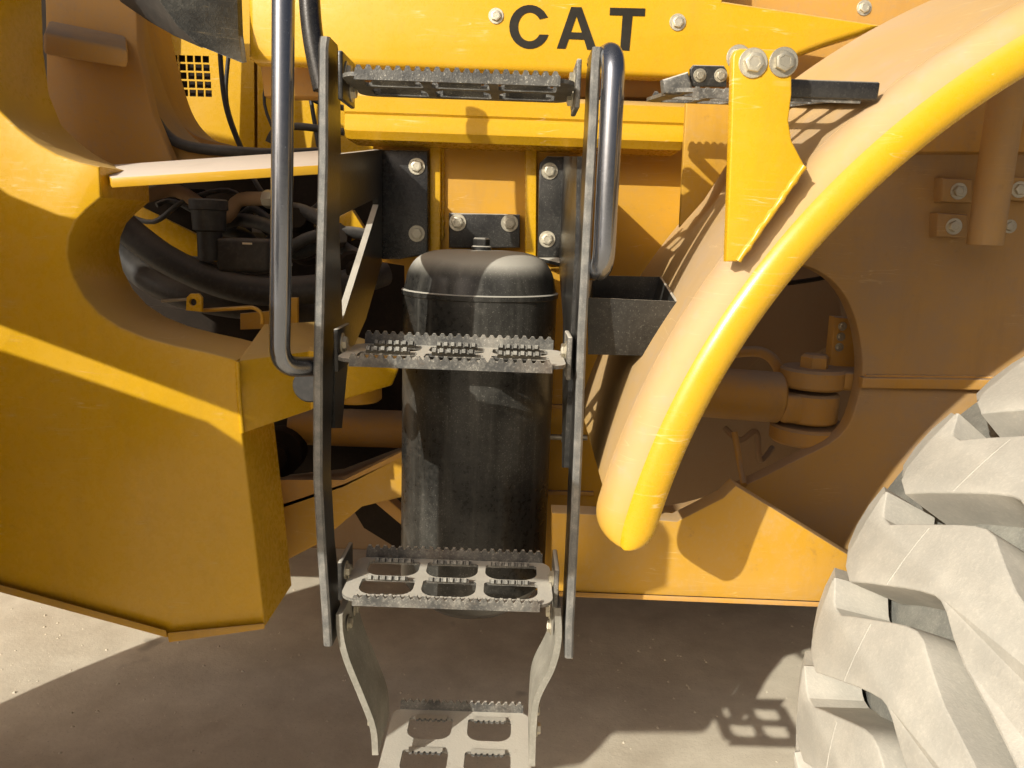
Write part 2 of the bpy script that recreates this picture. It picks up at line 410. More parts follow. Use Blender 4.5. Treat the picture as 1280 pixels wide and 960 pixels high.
# lower rail of the rear frame
low = px_plate('lower_frame_plate', [(745, 643), (846, 652), (905, 622), (920, 607), (1043, 683), (1110, 724), (1170, 758), (1023, 752), (720, 740), (690, 739), (690, 641)], 1.25, .04, M_YDUST, LD, bev=.002)
solid('lower_flange', [U(690, 739, 1.246), U(1500, 772, 1.246), U(1500, 778, 1.246), U(690, 745, 1.246)],
      [U(690, 733, 1.6), U(1500, 765, 1.6), U(1500, 771, 1.6), U(690, 739, 1.6)], M_BROWN, LD, .001)
# seams on the wall between tank and fender
for yy in (505, 613):
    px_plate('frame_seam', [(655, yy), (742, yy+2), (742, yy+7), (655, yy+5)], YW-.008, .0075, M_BROWN, frame, bev=.002)
tube('drain_rod', [U(676, 546, 1.55), U(734, 547, 1.55)], .006, M_BOLT, LD, 10)
lathe('drain_nut', [(0, 0), (.011, 0), (.011, .022), (0, .022)], Matrix.Translation(U(702, 546.5, 1.55)) @ Matrix.Rotation(R(90), 4, 'Y'), M_BOLT, LD, 6)
# room behind the opening
bm = bmesh.new()
q0 = U(640, 300, 2.25); q1 = U(1180, 720, 2.25)
add_box(bm, (q0.x, 2.25, q1.z), (q1.x, 2.28, q0.z+.15))
box_ = link('transmission_housing', mesh_of(bm), M_HOUS, LD, 0)
px_plate('housing_rib', [(880, 330), (1040, 300), (1060, 420), (985, 470), (960, 440), (880, 520)], 2.05, .1, M_HOUS, LD, bev=.012)
tube('brake_pipe', smooth_pts([U(985, 354, 1.95), U(1030, 347, 1.95), U(1060, 337, 1.95)], 4), .006, M_DARK, LD, 10)
tube('brake_hose', smooth_pts([U(890, 445, 1.85), U(950, 440, 1.85), U(975, 465, 1.83), U(985, 520, 1.83)], 6), .013, M_BROWN, LD, 12)
px_plate('hinge_plate', [(1043, 396), (1090, 400), (1090, 480), (1036, 470)], 1.76, .03, M_BROWN, LD, bev=.004)
hp = bpy.data.objects['hinge_plate']
for q in ((1053, 408), (1051, 421), (1049, 434)): bolt(U(q[0], q[1], 1.758), .010, hp, me=None)
# steering cylinder
Ya = 1.72
c0, c1 = U(800, 484, Ya), U(975, 497, Ya)
d = (c1-c0).normalized(); L0 = (c1-c0).length
Mc = Matrix.Translation(c0) @ d.to_track_quat('Z', 'Y').to_matrix().to_4x4()
sc_ = lathe('steering_cylinder', [(0, 0), (.057, 0), (.058, L0-.05), (.058, L0-.006), (.052, L0), (0, L0)], Mc, M_BROWN, LD, 32)
e0 = U(1012, 508, Ya)
box('rod_eye', (c1.x-.01, Ya-.05, e0.z-.032), (e0.x, Ya+.05, e0.z+.034), M_BROWN, sc_, .012)
Mz = Matrix.Translation(e0)
lathe('rod_eye_boss', [(0, -.033), (.058, -.033), (.062, -.028), (.062, .03), (.056, .035), (0, .035)], Mz, M_BROWN, sc_, 32)
for nm, dz, h, r in (('upper_ear', .046, .045, .072), ('lower_ear', -.082, .04, .082)):
    e = lathe(nm, [(0, dz), (r-.006, dz), (r, dz+.006), (r, dz+h-.006), (r-.006, dz+h), (0, dz+h)], Mz, M_BROWN, LD, 32)
    box(nm+'_arm', (e0.x, Ya-.05, e0.z+dz+.002), (e0.x+.3, Ya+.06, e0.z+dz+h-.002), M_BROWN, e, .006)
lathe('pin_nut', [(0, .09), (.032, .09), (.032, .115), (.026, .121), (0, .121)], Mz, M_BROWN, LD, 6)
tube('linkage_rod', [U(918, 540, 1.68), U(924, 575, 1.66), U(930, 606, 1.60)], .007, M_BROWN, LD, 10)
tube('grease_hose', smooth_pts([U(906, 535, 1.75), U(925, 550, 1.72), U(945, 540, 1.75), U(950, 575, 1.78), U(965, 560, 1.9)], 6), .007, M_HOUS, LD, 10)
# ledge strip seen right of the opening
px_plate('frame_ledge', [(1078, 472), (1500, 478), (1500, 492), (1078, 486)], YW-.02, .019, M_BROWN, frame, bev=.004)
# post with bolted pads at far right
pst = U(1233, 200, 1.42)
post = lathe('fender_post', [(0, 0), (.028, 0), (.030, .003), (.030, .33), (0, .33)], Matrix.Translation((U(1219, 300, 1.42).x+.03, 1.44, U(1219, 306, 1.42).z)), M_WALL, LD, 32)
box('post_gusset', (post.matrix_world.translation.x, 1.43, 0), (0, 0, 0), M_YDUST, post) if False else None
for px, py in ((1178, 232), (1172, 276), (1254, 230)):
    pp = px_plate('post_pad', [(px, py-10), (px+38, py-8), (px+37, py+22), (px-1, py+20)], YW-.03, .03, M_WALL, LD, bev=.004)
    bolt(U(px+20, py+7, YW-.03), .0165, pp)
bolt(U(1262, 283, YW), .014, frame)

box('far_side_frame', (-2.2, 2.42, .47), (2.2, 4.3, 1.9), M_HOUS, LD, .02)
# ---------------- air tank
TY = 1.465; tc = U(597, 372, TY-.137)
TX = U(597, 420, TY-.06).x; TR = .1455
zt = U(597, 374, TY-TR).z; zb = U(597, 792, TY-TR*.8).z
MT = Matrix.Translation((TX, TY, 0))
prof = [(0, zb-.0), (.05, zb+.004), (.095, zb+.018), (.122, zb+.04), (TR, zb+.075), (TR, zt-.006), (TR+.0025, zt-.004), (TR+.0025, zt+.004), (TR-.002, zt+.006)]
for k in range(1, 17):
    a = (1-(1-k/16)**1.6)*math.pi/2; prof.append(((TR-.004)*math.cos(a)**.40 if k < 16 else 0, zt+.008+.072*math.sin(a)))
tank = lathe('air_tank', prof, MT, M_TANK, LD, 72, 30)
ztop = zt+.080
lathe('tank_plug', [(0, 0), (.019, 0), (.019, .010), (.016, .012), (0, .012)], Matrix.Translation((TX, TY, ztop-.004)), M_BLKD, tank, 24)
lathe('plug_head', [(0, 0), (.0155, 0), (.0155, .013), (.013, .016), (0, .016)], Matrix.Translation((TX, TY, ztop+.007)), M_BLKD, tank, 6)
mb = px_plate('tank_bracket', [(561, 266), (650, 268), (650, 310), (561, 310)], 1.585, .02, M_BLKD, LD, bev=.003)
for px, py in ((572, 278), (637, 279)): bolt(U(px, py, 1.585), .0175, mb)

# ---------------- ladder
YL = 1.085
def loft_rail(name, st, th, mat, parent):
    """stations: px, py of the front edge's left side, front y, width in y"""
    bm = bmesh.new(); rings = []
    for px, py, y, wd in st:
        p = U(px, py, y); b = .003
        pr = [(b, 0), (th-b, 0), (th, b), (th, wd-b), (th-b, wd), (b, wd), (0, wd-b), (0, b)]
        rings.append([bm.verts.new((p.x+q[0], p.y+q[1], p.z)) for q in pr])
    for r1, r2 in zip(rings, rings[1:]):
        for k in range(8):
            j = (k+1) % 8; bm.faces.new((r1[k], r1[j], r2[j], r2[k]))
    bm.faces.new(rings[0]); bm.faces.new(rings[-1][::-1])
    bmesh.ops.recalc_face_normals(bm, faces=bm.faces)
    for f in bm.faces:
        if f.normal.y < -.6: f.material_index = 1
    me = mesh_of(bm); me.materials.append(mat); me.materials.append(M_EDGE)
    return link(name, me, mat, parent, 30)
railL = loft_rail('side_rail', [(399, 45, YL, .05), (397, 60, YL, .075), (397, 200, YL, .085), (394, 330, YL, .085), (391, 460, YL, .075), (391, 540, YL, .060), (391, 600, YL, .058), (396, 690, YL, .060), (401, 760, YL, .07), (404, 808, YL, .07)], .0135, M_BLKD, LD)
railR = loft_rail('side_rail', [(741, 58, YL, .06), (739, 80, YL, .08), (736, 150, YL, .08), (729, 280, YL, .085), (722, 415, YL, .085), (718, 540, YL, .085), (713, 660, YL, .085), (707, 780, YL, .08), (706, 823, YL, .08)], .0130, M_BLKD, LD)

def serrated(bm, x0, x1, y, z0, z1, pitch, depth, th):
    n = max(2, int((x1-x0)/pitch)); pts = [(x0, z0)]
    for k in range(n):
        a = x0+(x1-x0)*k/n; p = (x1-x0)/n
        jit = random.uniform(-.0007, .0007)
        pts += [(a+p*.08, z1-depth), (a+p*.30, z1+jit), (a+p*.62, z1+jit), (a+p*.86, z1-depth)]
    pts += [(x1, z1-depth), (x1, z0)]
    add_plate(bm, [(p[0], p[1]) for p in ([pts[0]]+pts[1:-1]+[pts[-1]])][::-1], [], th, 0, YP(y))

def rrect(x0, y0, x1, y1, r, n=5):
    out = []
    for cx_, cy_, a0 in ((x1-r, y1-r, 0), (x0+r, y1-r, 90), (x0+r, y0+r, 180), (x1-r, y0+r, 270)):
        for k in range(n+1):
            a = R(a0+90*k/n); out.append((cx_+r*math.cos(a), cy_+r*math.sin(a)))
    return out

def dslot(x0, y0, x1, y1, n=6):
    r = min((y1-y0)*.5, (x1-x0)*.3); s = .004; out = [(x1, y1-s), (x1-s, y1), (x0+s, y1), (x0, y1-s)]
    for k in range(n+1):
        a = R(180+90*k/n); out.append((x0+r+r*math.cos(a), y0+r+r*math.sin(a)))
    for k in range(n+1):
        a = R(270+90*k/n); out.append((x1-r+r*math.cos(a), y0+r+r*math.sin(a)))
    return out

def grip(st, a0, a1, b1, z, out=.013, rise=.007, th=.006):
    """raised flap along a slot's rear edge, toothed towards the front"""
    n = max(3, round((a1-a0)/.0105)); p = (a1-a0)/n; pts = [(a0, -.003)]
    for k in range(n):
        x = a0+k*p; pts += [(x+p*.10, out-.0045), (x+p*.22, out), (x+p*.70, out+random.uniform(-.0008, .0004)), (x+p*.80, out-.0045)]
    pts += [(a1, out-.0045), (a1, -.003)]
    d = Vector((0, -out, rise)).normalized(); u = Vector((0, -d.z, d.y))
    bm = bmesh.new(); add_plate(bm, pts, [], th, 0, plane_m((0, b1, z+.004), (1, 0, 0), d, u if u.z < 0 else -u))
    return link('grip_strip', mesh_of(bm), M_GRIP, st, 0)

def make_step(x0, x1, y0, y1, z, cols=3, rows=2, lip=.008, back=.020, teeth=True, fdn=.010, mrg=.016, gap=.006, vgap=.005):
    bm = bmesh.new(); holes = []
    W = x1-x0; D = y1-y0; cw = (W-2*mrg)/cols; rh = (D-.020)/rows
    slots = []
    for c in range(cols):
        for r in range(rows):
            a0 = x0+mrg+c*cw+gap; a1 = x0+mrg+(c+1)*cw-gap
            b0 = y0+.010+r*rh+vgap; b1 = y0+.010+(r+1)*rh-vgap-.001
            holes.append(dslot(a0, b0, a1, b1)); slots.append((a0, a1, b0, b1))
    add_plate(bm, rrect(x0, y0, x1, y1, .024), holes, .005, 0, ZP(z))
    serrated(bm, x0+.02, x1-.02, y0-.004, z-fdn, z+lip, .0125, .0055, .005)
    serrated(bm, x0+.012, x1-.012, y1-.003, z-.004, z+back, .0125, .005, .005)
    st = link('ladder_step', mesh_of(bm), M_STEP, LD, 30)
    if teeth:
        for a0, a1, b0, b1 in slots:
            grip(st, a0+.008, a1-.012, b1, z)
    return st

def step_ends(st, x0, x1, ya, yb, z, hang=.0):
    for x, s in ((x0, 1), (x1, -1)):
        lo = (min(x, x+s*.007), ya, z-.028-hang); hi = (max(x, x+s*.007), yb, z+.035)
        box('end_tab', lo, hi, M_BLKD if s > 0 else M_STEP, st, .002)
        for k in (0, 1):
            bolt((x+s*.007, ya+.025+k*(yb-ya-.05), z+.012-.02*k), .0145, st, '+x' if s > 0 else '-x')

def Zat(px, py, y): return U(px, py, y).z
steps = []
for (pl, pr, py, yf, yb) in ((424, 726, 94, 1.05, 1.205), (419, 714, 453, 1.05, 1.205), (424, 697, 752, 1.05, 1.200)):
    p0 = U(pl, py, YL+.02); p1 = U(pr, py, YL+.02)
    z = U((pl+pr)/2, py, yf).z
    s_ = make_step(p0.x+.012, p1.x-.010, yf, yb, z)
    step_ends(s_, p0.x, p1.x, YL+.01, YL+.09, z)
    if len(steps) == 0:
        s_.data.materials[0] = M_GRIP
    steps.append(s_)

# lowest step on its two bent hangers
pA = U(468, 970, 1.10); pB = U(666, 970, 1.10)
zl = U(570, 980, 1.09).z
s4 = make_step(pA.x+.002, pB.x-.002, 1.085, 1.285, zl, cols=2, rows=2, lip=.002, fdn=.014, back=.020, teeth=False, mrg=.020, gap=.014, vgap=.014)
W4 = (pB.x-pA.x); 
for c in range(2):
    for r in range(2):
        cw = (W4-.044)/2; a0 = pA.x+.002+.020+c*cw+.024; rh = (.2-.020)/2; b1 = 1.085+.010+(r+1)*rh-.015
        grip(s4, a0, a0+cw-.048, b1, zl, .016, .003, .004)
def hanger(path, wd, th):
    bm = bmesh.new(); rings = []; P = smooth_pts(path, 5)
    for i, p in enumerate(P):
        t = (P[min(i+1, len(P)-1)]-P[max(i-1, 0)]).normalized(); n = Vector((t.z, 0, -t.x)).normalized()
        rings.append([bm.verts.new(q) for q in (p-n*th/2, p+n*th/2, p+n*th/2+Vector((0, wd, 0)), p-n*th/2+Vector((0, wd, 0)))])
    for r1, r2 in zip(rings, rings[1:]):
        for k in range(4):
            j = (k+1) % 4; bm.faces.new((r1[k], r1[j], r2[j], r2[k]))
    bm.faces.new(rings[0]); bm.faces.new(rings[-1][::-1])
    return link('step_hanger', mesh_of(bm), M_HANG, LD, 40)
hy = 1.10
hl = hanger([U(424, 768, hy), U(425, 792, hy), U(433, 825, hy), U(452, 872, hy), U(466, 910, hy), U(469, 944, hy)], .11, .010)
hr = hanger([U(697, 760, hy), U(698, 800, hy), U(690, 835, hy), U(672, 872, hy), U(667, 905, hy), U(665, 958, hy)], .11, .010)
for o, ps in ((hl, ((430, 790, 1), (461, 915, 0))), (hr, ((690, 795, 0), (671, 925, 1)))):
    for px, py, s in ps:
        for k in (0, 1):
            bolt(U(px, py, hy)+Vector((0, .03+.05*k, 0)), .013, o, '+x' if s else '-x')
# handrails
tube('handrail', fillet([U(355, -120, 1.06), U(353, 200, 1.06), U(349, 459, 1.06), U(394, 458, 1.11)], .055, 8), .0145, M_TUBE, LD, 24)
tube('handrail', fillet([U(384, -60, 1.22), U(389, 40, 1.22), U(404, 112, 1.22)], .05), .0155, M_BLK, LD, 20)
hx0, hx1 = U(768, 68, 1.07), U(754, 338, 1.07)
tube('handrail', fillet([hx0+Vector((-.012, .11, .012)), hx0+Vector((0, 0, .004)), hx1, hx1+Vector((-.012, .11, -.004))], .035, 8), .0155, M_TUBE, LD, 24)
# brackets that carry the ladder
xb = U(410, 230, 1.17).x
def yz(px, py, y): p = U(px, py, y); return (p.y, p.z)
outer = [yz(410, 193, 1.17), yz(487, 187, 1.57), yz(500, 330, 1.57), yz(480, 400, 1.40), yz(447, 450, 1.25), yz(428, 535, 1.20), yz(413, 535, 1.15), yz(410, 270, 1.17)]
win = [yz(412, 270, 1.19), yz(478, 247, 1.52), yz(481, 256, 1.53), yz(432, 400, 1.21)]
bm = bmesh.new(); add_plate(bm, outer, [win], .011, .0, XP(xb))
lb = link('ladder_bracket', mesh_of(bm), M_BLKD, LD, 30)
px_plate('bracket_flange', [(472, 187), (535, 188), (535, 318), (500, 324), (472, 324)], 1.575, .016, M_BLK, lb, bev=.003)
for px, py in ((521, 208), (521, 292)): bolt(U(px, py, 1.575), .0165, lb)
xr = U(733, 250, 1.16).x
outer = [yz(736, 196, 1.20), yz(727, 196, 1.575), yz(727, 330, 1.575), yz(727, 400, 1.35), yz(722, 585, 1.20), yz(722, 585, 1.16), yz(735, 300, 1.15)]
bm = bmesh.new(); add_plate(bm, outer, [], .010, .0, XP(xr-.014))
rb = link('ladder_bracket', mesh_of(bm), M_BLKD, LD, 30)
px_plate('bracket_flange', [(674, 204), (684, 195), (730, 196), (730, 322), (672, 322)], 1.575, .016, M_BLKD, rb, bev=.003)
solid('bracket_lip', [U(672, 322, 1.575), U(712, 332, 1.53), U(726, 331, 1.53), U(727, 322, 1.575)], [U(672, 326, 1.578), U(712, 336, 1.532), U(726, 335, 1.532), U(727, 326, 1.578)], M_BLKD, rb, 0)
for px, py in ((687, 214), (684, 299)): bolt(U(px, py, 1.575), .0165, rb)

# open tray hung on the right rail
n4 = [U(734, 372, 1.13), U(848, 377, 1.13), U(822, 445, 1.15), U(735, 443, 1.15)]
f4 = [U(738, 344, 1.30), U(827, 346, 1.30), U(806, 420, 1.30), U(740, 419, 1.30)]
V = n4+f4
cen_t = (n4[0]+n4[1]+f4[0]+f4[1])/4
V2 = []
for p in V:
    q = p.copy(); q.x += .004 if p.x < cen_t.x else -.004; q.y += .004 if p.y < 1.2 else -.004; V2.append(q)
V2[2].z += .004; V2[3].z += .004; V2[6].z += .004; V2[7].z += .004
F = [(0, 1, 2, 3), (1, 5, 6, 2), (4, 0, 3, 7), (5, 4, 7, 6), (3, 2, 6, 7)]
F2 = [tuple(8+i for i in f[::-1]) for f in F]
rim = [(0, 1, 9, 8), (1, 5, 13, 9), (5, 4, 12, 13), (4, 0, 8, 12)]
me = raw(V+V2, F+F2+rim); link('bottle_tray', me, M_BLKD, LD, 0)

# ---------------- rear fender
FYL = 1.0; FC = Vector((1.153, 0, HC-.594)); FR = 1.048; FAR = 1.60
A0, A1 = 167.6, 82.0
def fpt(ang, r, y): a = R(ang); return (FC.x+r*math.cos(a), y, FC.z+r*math.sin(a))
angs = [A0-(A0-A1)*k/72 for k in range(73)]
def far_edge(a):
    t = min(1, max(0, (141-a)/11)); t = t*t*(3-2*t)
    return FAR+(1.40-FAR)*t, 1.036+.074*t
tip = [(A0+2.5*math.sin(R(t)), math.cos(R(t))**.62) for t in (87, 78, 68, 57, 46, 34, 22, 11)]
def tipped(y, r, sc): return (1.012+(y-1.012)*(.7+.3*sc), 1.0075+(r-1.0075)*sc)
def sweep(fn, stations):
    bm = bmesh.new(); rings = []
    for st in stations: rings.append([bm.verts.new(fpt(st[0], r, y)) for y, r in fn(*st)])
    n = len(rings[0])
    for r1, r2 in zip(rings, rings[1:]):
        for k in range(n):
            j = (k+1) % n; bm.faces.new((r1[k], r1[j], r2[j], r2[k]))
    bm.faces.new(rings[0]); bm.faces.new(rings[-1][::-1])
    return mesh_of(bm)
def sheet_sec(a, sc):
    fy, fr = far_edge(a)
    pr = [(1.05+(fy-1.05)*q, FR+(fr-FR)*q) for q in (1, .66, .33, 0)]
    return pr+[(y, r-.005) for y, r in pr[::-1]]
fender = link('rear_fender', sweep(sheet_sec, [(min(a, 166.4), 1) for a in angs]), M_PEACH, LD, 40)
face = [(1.056, 1.0478), (1.040, 1.0472), (1.026, 1.0435), (1.014, 1.037), (1.006, 1.028), (1.0015, 1.017), (1.0005, 1.012)]
def face_sec(a, sc): return [tipped(y, r, sc) for y, r in face+[(1.006, 1.012), (1.012, 1.026), (1.028, 1.038), (1.056, 1.0435)]]
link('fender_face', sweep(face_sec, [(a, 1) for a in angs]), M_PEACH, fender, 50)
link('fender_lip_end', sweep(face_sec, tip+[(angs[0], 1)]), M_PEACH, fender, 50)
bead = [(1.0006, 1.0145), (.9955, 1.009), (.992, 1.001), (.9905, .992), (.9915, .983), (.995, .975), (1.001, .969), (1.009, .967), (1.016, .970), (1.0185, .980), (1.0165, .995), (1.011, 1.010)]
def bead_sec(a, sc): return [tipped(y, r, sc) for y, r in bead]
lip = link('fender_lip', sweep(bead_sec, tip+[(a, 1) for a in angs]), M_YEL, fender, 60)
lip['label'] = 'bright yellow rolled edge of the fender'
# plate that carries the fender, with its two bolts
FBY = .984
fb = px_plate('fender_bracket', [(916, 70), (919, 63), (926, 60), (985, 62), (990, 66), (990, 118), (986, 150), (990, 176), (1006, 206), (1004, 214), (965, 262), (922, 327), (908, 327), (911, 240), (914, 150)], FBY, .014, M_YEL, LD, bev=.0025)
for px, py in ((941, 79), (979, 78)): bolt(U(px, py, FBY), .0175, fb)
bolt(U(923, 72, FBY+.02), .015, fb)
# weld bead
wp = [U(923+k*4.1, 326-k*5.9+random.uniform(-1, 1), FBY-.001) for k in range(21)]
bm = bmesh.new(); add_tube(bm, wp, lambda t: .0042+.0006*math.sin(t*90), 8)
link('weld_bead', mesh_of(bm), M_YEL, fb, 60)
# foot step bolted behind that plate
p0 = U(846, 112, 1.03); p1 = U(1096, 112, 1.03)
fs = make_step(p0.x, p1.x, 1.03, 1.30, U(960, 113, 1.03).z, cols=4, rows=3, lip=.001, back=.012, teeth=False, fdn=.012)
fs.name = 'fender_step'
px_plate('step_lug', [(862, 90), (866, 85), (904, 86), (908, 92), (908, 112), (862, 112)], 1.06, .006, M_BLKD, fs, bev=.002)
for px, py in ((874, 98), (900, 98)): bolt(U(px, py, 1.06), .0085, fs)
px_plate('step_tongue', [(828, 102), (860, 92), (866, 112), (850, 121), (830, 119)], 1.05, .02, M_STEP, fs, bev=.004)
zf = U(960, 113, 1.03).z
box('step_nose', (U(985, 105, 1.03).x-.06, 1.022, zf-.008), (p1.x, 1.034, zf+.014), M_BLK, fs, .003)
fs.matrix_local = Matrix.Translation((0, 1.03, zf)) @ Matrix.Rotation(R(6.5), 4, 'X') @ Matrix.Translation((0, -1.03, -zf))
# shaded bracket behind
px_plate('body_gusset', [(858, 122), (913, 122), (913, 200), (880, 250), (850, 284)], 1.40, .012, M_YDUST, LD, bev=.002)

# ---------------- wheels
WC = Vector((1.266, 0, .771)); WR = .771
LUGO = [(1.121, 18.6), (1.150, 19.6), (1.161, 21.2), (1.165, 25.5), (1.167, 29.6), (1.162, 29.7), (1.136, 27.5), (1.126, 27.0), (1.105, 26.9), (1.07, 28.2), (1.03, 29.5), (.985, 31.0), (.955, 31.9), (.935, 32.2), (.915, 32.0), (.895, 31.2), (.865, 30.1), (.833, 29.0), (.76, 27.5), (.66, 25.0), (.57, 22.5),
        (.56, 18), (.57, 14.3), (.66, 16.7), (.76, 19.3), (.831, 20.8), (.871, 22.1), (.905, 23.5), (.925, 24.0), (.940, 24.0), (.968, 23.4), (1.0, 22.5), (1.041, 21.2), (1.08, 20.0)]
def lug_mesh():
    K = WR*math.pi/180
    flat = [(y, p*K) for y, p in LUGO]
    if area2(flat) < 0: flat = flat[::-1]
    def cyl(y, t, r): a = t/WR; return (-r*math.cos(a), y, r*math.sin(a))
    bm = bmesh.new(); rings = []
    for off, r in ((.005, WR+.0005), (.0018, WR-.0004), (.0004, WR-.0022), (0, WR-.005), (-.005, WR-.09)):
        pp = inset(flat, off)
        rings.append([bm.verts.new(cyl(y, t, r-(.022*max(0, (.62-y)/.06)))) for y, t in pp])
    n = len(flat)
    for r1, r2 in zip(rings, rings[1:]):
        for k in range(n):
            j = (k+1) % n; bm.faces.new((r1[k], r1[j], r2[j], r2[k]))
    for t in tessellate_polygon([[Vector((p[0], p[1], 0)) for p in inset(flat, .005)]]):
        bm.faces.new([rings[0][i] for i in t])
    # sloping shoulder block on the far side
    ins = [(1.158, 20.0), (1.163, 23.0), (1.165, 26.5), (1.164, 29.4)]; outs = [(1.200, 21.4), (1.208, 24.0), (1.210, 27.0), (1.206, 29.9)]
    top_i = [bm.verts.new(cyl(y, p*K, WR-.004)) for y, p in ins]; top_o = [bm.verts.new(cyl(y, p*K, WR-.018)) for y, p in outs]
    bot_o = [bm.verts.new(cyl(y+.01, p*K, WR-.11)) for y, p in outs]; bot_i = [bm.verts.new(cyl(y, p*K, WR-.11)) for y, p in ins]
    for k in range(3):
        bm.faces.new((top_i[k], top_i[k+1], top_o[k+1], top_o[k])); bm.faces.new((top_o[k], top_o[k+1], bot_o[k+1], bot_o[k]))
    bm.faces.new((top_i[0], top_o[0], bot_o[0], bot_i[0])); bm.faces.new((top_i[3], bot_i[3], bot_o[3], top_o[3]))
    # mould seam across the block
    add_tube(bm, [cyl(1.034-.001*k, (21.6+(29.1-21.6)*k/10)*K, WR-.0002) for k in range(11)], .0013, 8)
    me = mesh_of(bm); me.materials.append(M_TYRE)
    me.polygons.foreach_set('use_smooth', [True]*len(me.polygons)); me.set_sharp_from_angle(angle=R(24))
    return me
LUG = lug_mesh()
bm = bmesh.new()
add_lathe(bm, [(.33, .64), (.40, .60), (.52, .555), (.62, .555), (.685, .575), (.690, .62), (.694, .75), (.696, .9), (.694, 1.05), (.665, 1.15), (.645, 1.25), (.640, 1.38), (.61, 1.42), (.56, 1.44), (.50, 1.44), (.40, 1.34), (.33, 1.12)], Matrix.Rotation(R(-90), 4, 'X'), 96)
TYRE = mesh_of(bm); TYRE.materials.append(M_CARC)
TYRE.polygons.foreach_set('use_smooth', [True]*len(TYRE.polygons))
bm = bmesh.new()
add_lathe(bm, [(.0, .80), (.14, .80), (.15, .72), (.2, .70), (.24, .78), (.30, .78), (.325, .64), (.345, .63), (.345, .66), (.33, .68), (.33, 1.10), (.345, 1.13), (.2, 1.1), (0, 1.1)], Matrix.Rotation(R(-90), 4, 'X'), 64)
RIM = mesh_of(bm); RIM.materials.append(M_YDUST); RIM.polygons.foreach_set('use_smooth', [True]*len(RIM.polygons)); RIM.set_sharp_from_angle(angle=R(35))
def wheel(center, phase=0.0):
    t = bpy.data.objects.new('tyre', TYRE); COL.objects.link(t); t.parent = LD; t.location = center
    rm = bpy.data.objects.new('wheel_rim', RIM); COL.objects.link(rm); rm.parent = t
    for k in range(30):
        l = bpy.data.objects.new('tread_lug', LUG); COL.objects.link(l); l.parent = t
        l.rotation_euler = (0, R(12*k+phase), 0)
    return t
wheel((WC.x, 0, WC.z), 0)

# ---------------- front frame (left)
YF = 1.30
near = [(-220, -130), (-33, -130), (-31, -40), (-27, 35), (-18, 95), (0, 138), (22, 160), (45, 178), (70, 192), (98, 202), (124, 208), (126, 247), (108, 262), (94, 277), (86, 296), (84, 318), (90, 344), (104, 370), (124, 392), (150, 409), (182, 422), (220, 432), (258, 440), (296, 450), (303, 543), (318, 665), (331, 783), (212, 798), (100, 768), (0, 740), (-140, 700)]
ff = px_plate('front_frame', near, YF, .17, M_YEL, LD, bev=.004)
ff['label'] = 'yellow front frame side plate with curved cut-out'
# bottom flange strips
solid('frame_foot', [U(209, 791, YF-.012), U(331, 779, YF-.012), U(331, 786, YF-.012), U(211, 803, YF-.012)], [U(209, 791, YF+.16), U(325, 779, YF+.16), U(325, 786, YF+.16), U(211, 803, YF+.16)], M_YDUST, ff, .002)
solid('frame_foot', [U(-140, 692, YF-.012), U(208, 788, YF-.012), U(209, 797, YF-.012), U(-140, 702, YF-.012)], [U(-140, 692, YF+.16), U(208, 788, YF+.16), U(209, 797, YF+.16), U(-140, 702, YF+.16)], M_YDUST, ff, .002)
# hitch ear towards the ladder
ear = solid('hitch_ear', [U(297, 451, YF+.004), U(392, 438, YF+.12), U(392, 512, YF+.12), U(304, 542, YF+.004)], [U(330, 404, YF+.18), U(420, 400, YF+.42), U(420, 470, YF+.42), U(336, 500, YF+.18)], M_YEL, LD, .004)
earb = solid('hitch_ear', [U(385, 437, YF+.11), U(498, 462, YF+.2), U(490, 482, YF+.2), U(440, 497, YF+.16), U(388, 512, YF+.11)], [U(400, 405, YF+.42), U(505, 440, YF+.45), U(500, 455, YF+.45), U(450, 460, YF+.45), U(410, 480, YF+.42)], M_YEL, LD, .004)
tube('ear_weld', [U(296, 452, YF)+Vector((.001, 0, 0)), U(299, 498, YF), U(303, 541, YF)], .0045, M_YEL, ff, 8)
lathe('hitch_pin', [(0, 0), (.05, 0), (.055, .004), (.055, .06), (0, .06)], Matrix.Translation(U(445, 500, 1.62)), M_YDUST, LD, 32)
lathe('rubber_stop', [(0, 0), (.024, 0), (.027, .004), (.027, .045), (0, .045)], Matrix.Translation(U(386, 483, 1.20)) @ Matrix.Rotation(R(-90), 4, 'X'), M_RUB, LD, 24)
def weld(pts, parent, mat, r=.004):
    P = []
    for a_, b_ in zip(pts, pts[1:]):
        n_ = max(4, int((b_-a_).length/.006)); P += [a_.lerp(b_, k/n_) for k in range(n_)]
    P.append(pts[-1]); P = [p+Vector([random.uniform(-.0009, .0009) for _ in range(3)]) for p in P]
    bm = bmesh.new(); add_tube(bm, P, lambda t: r*(1+.25*math.sin(t*len(P)*1.9)), 8)
    return link('weld_bead', mesh_of(bm), mat, parent, 60)
weld([U(341, 545, YF+.168), U(345, 600, YF+.168), U(350, 690, YF+.168)], ff, M_YDUST, .005)
weld([U(540, 180, YW-.002), U(553, 181, YW-.002), U(553, 300, YW-.002)], frame, M_YEL, .004)
weld([U(1082, 470, YW-.003), U(1180, 471, YW-.003), U(1300, 473, YW-.003)], frame, M_BROWN, .004)
# ledge plate across
solid('frame_ledge_plate', [U(138, 222, YF+.0), U(400, 206, YF+.05), U(400, 218, YF+.05), U(140, 235, YF+.0)],
      [U(124, 207, YF+.16), U(400, 188, YF+.30), U(400, 196, YF+.30), U(124, 218, YF+.16)], M_LEDGE, LD, .002)
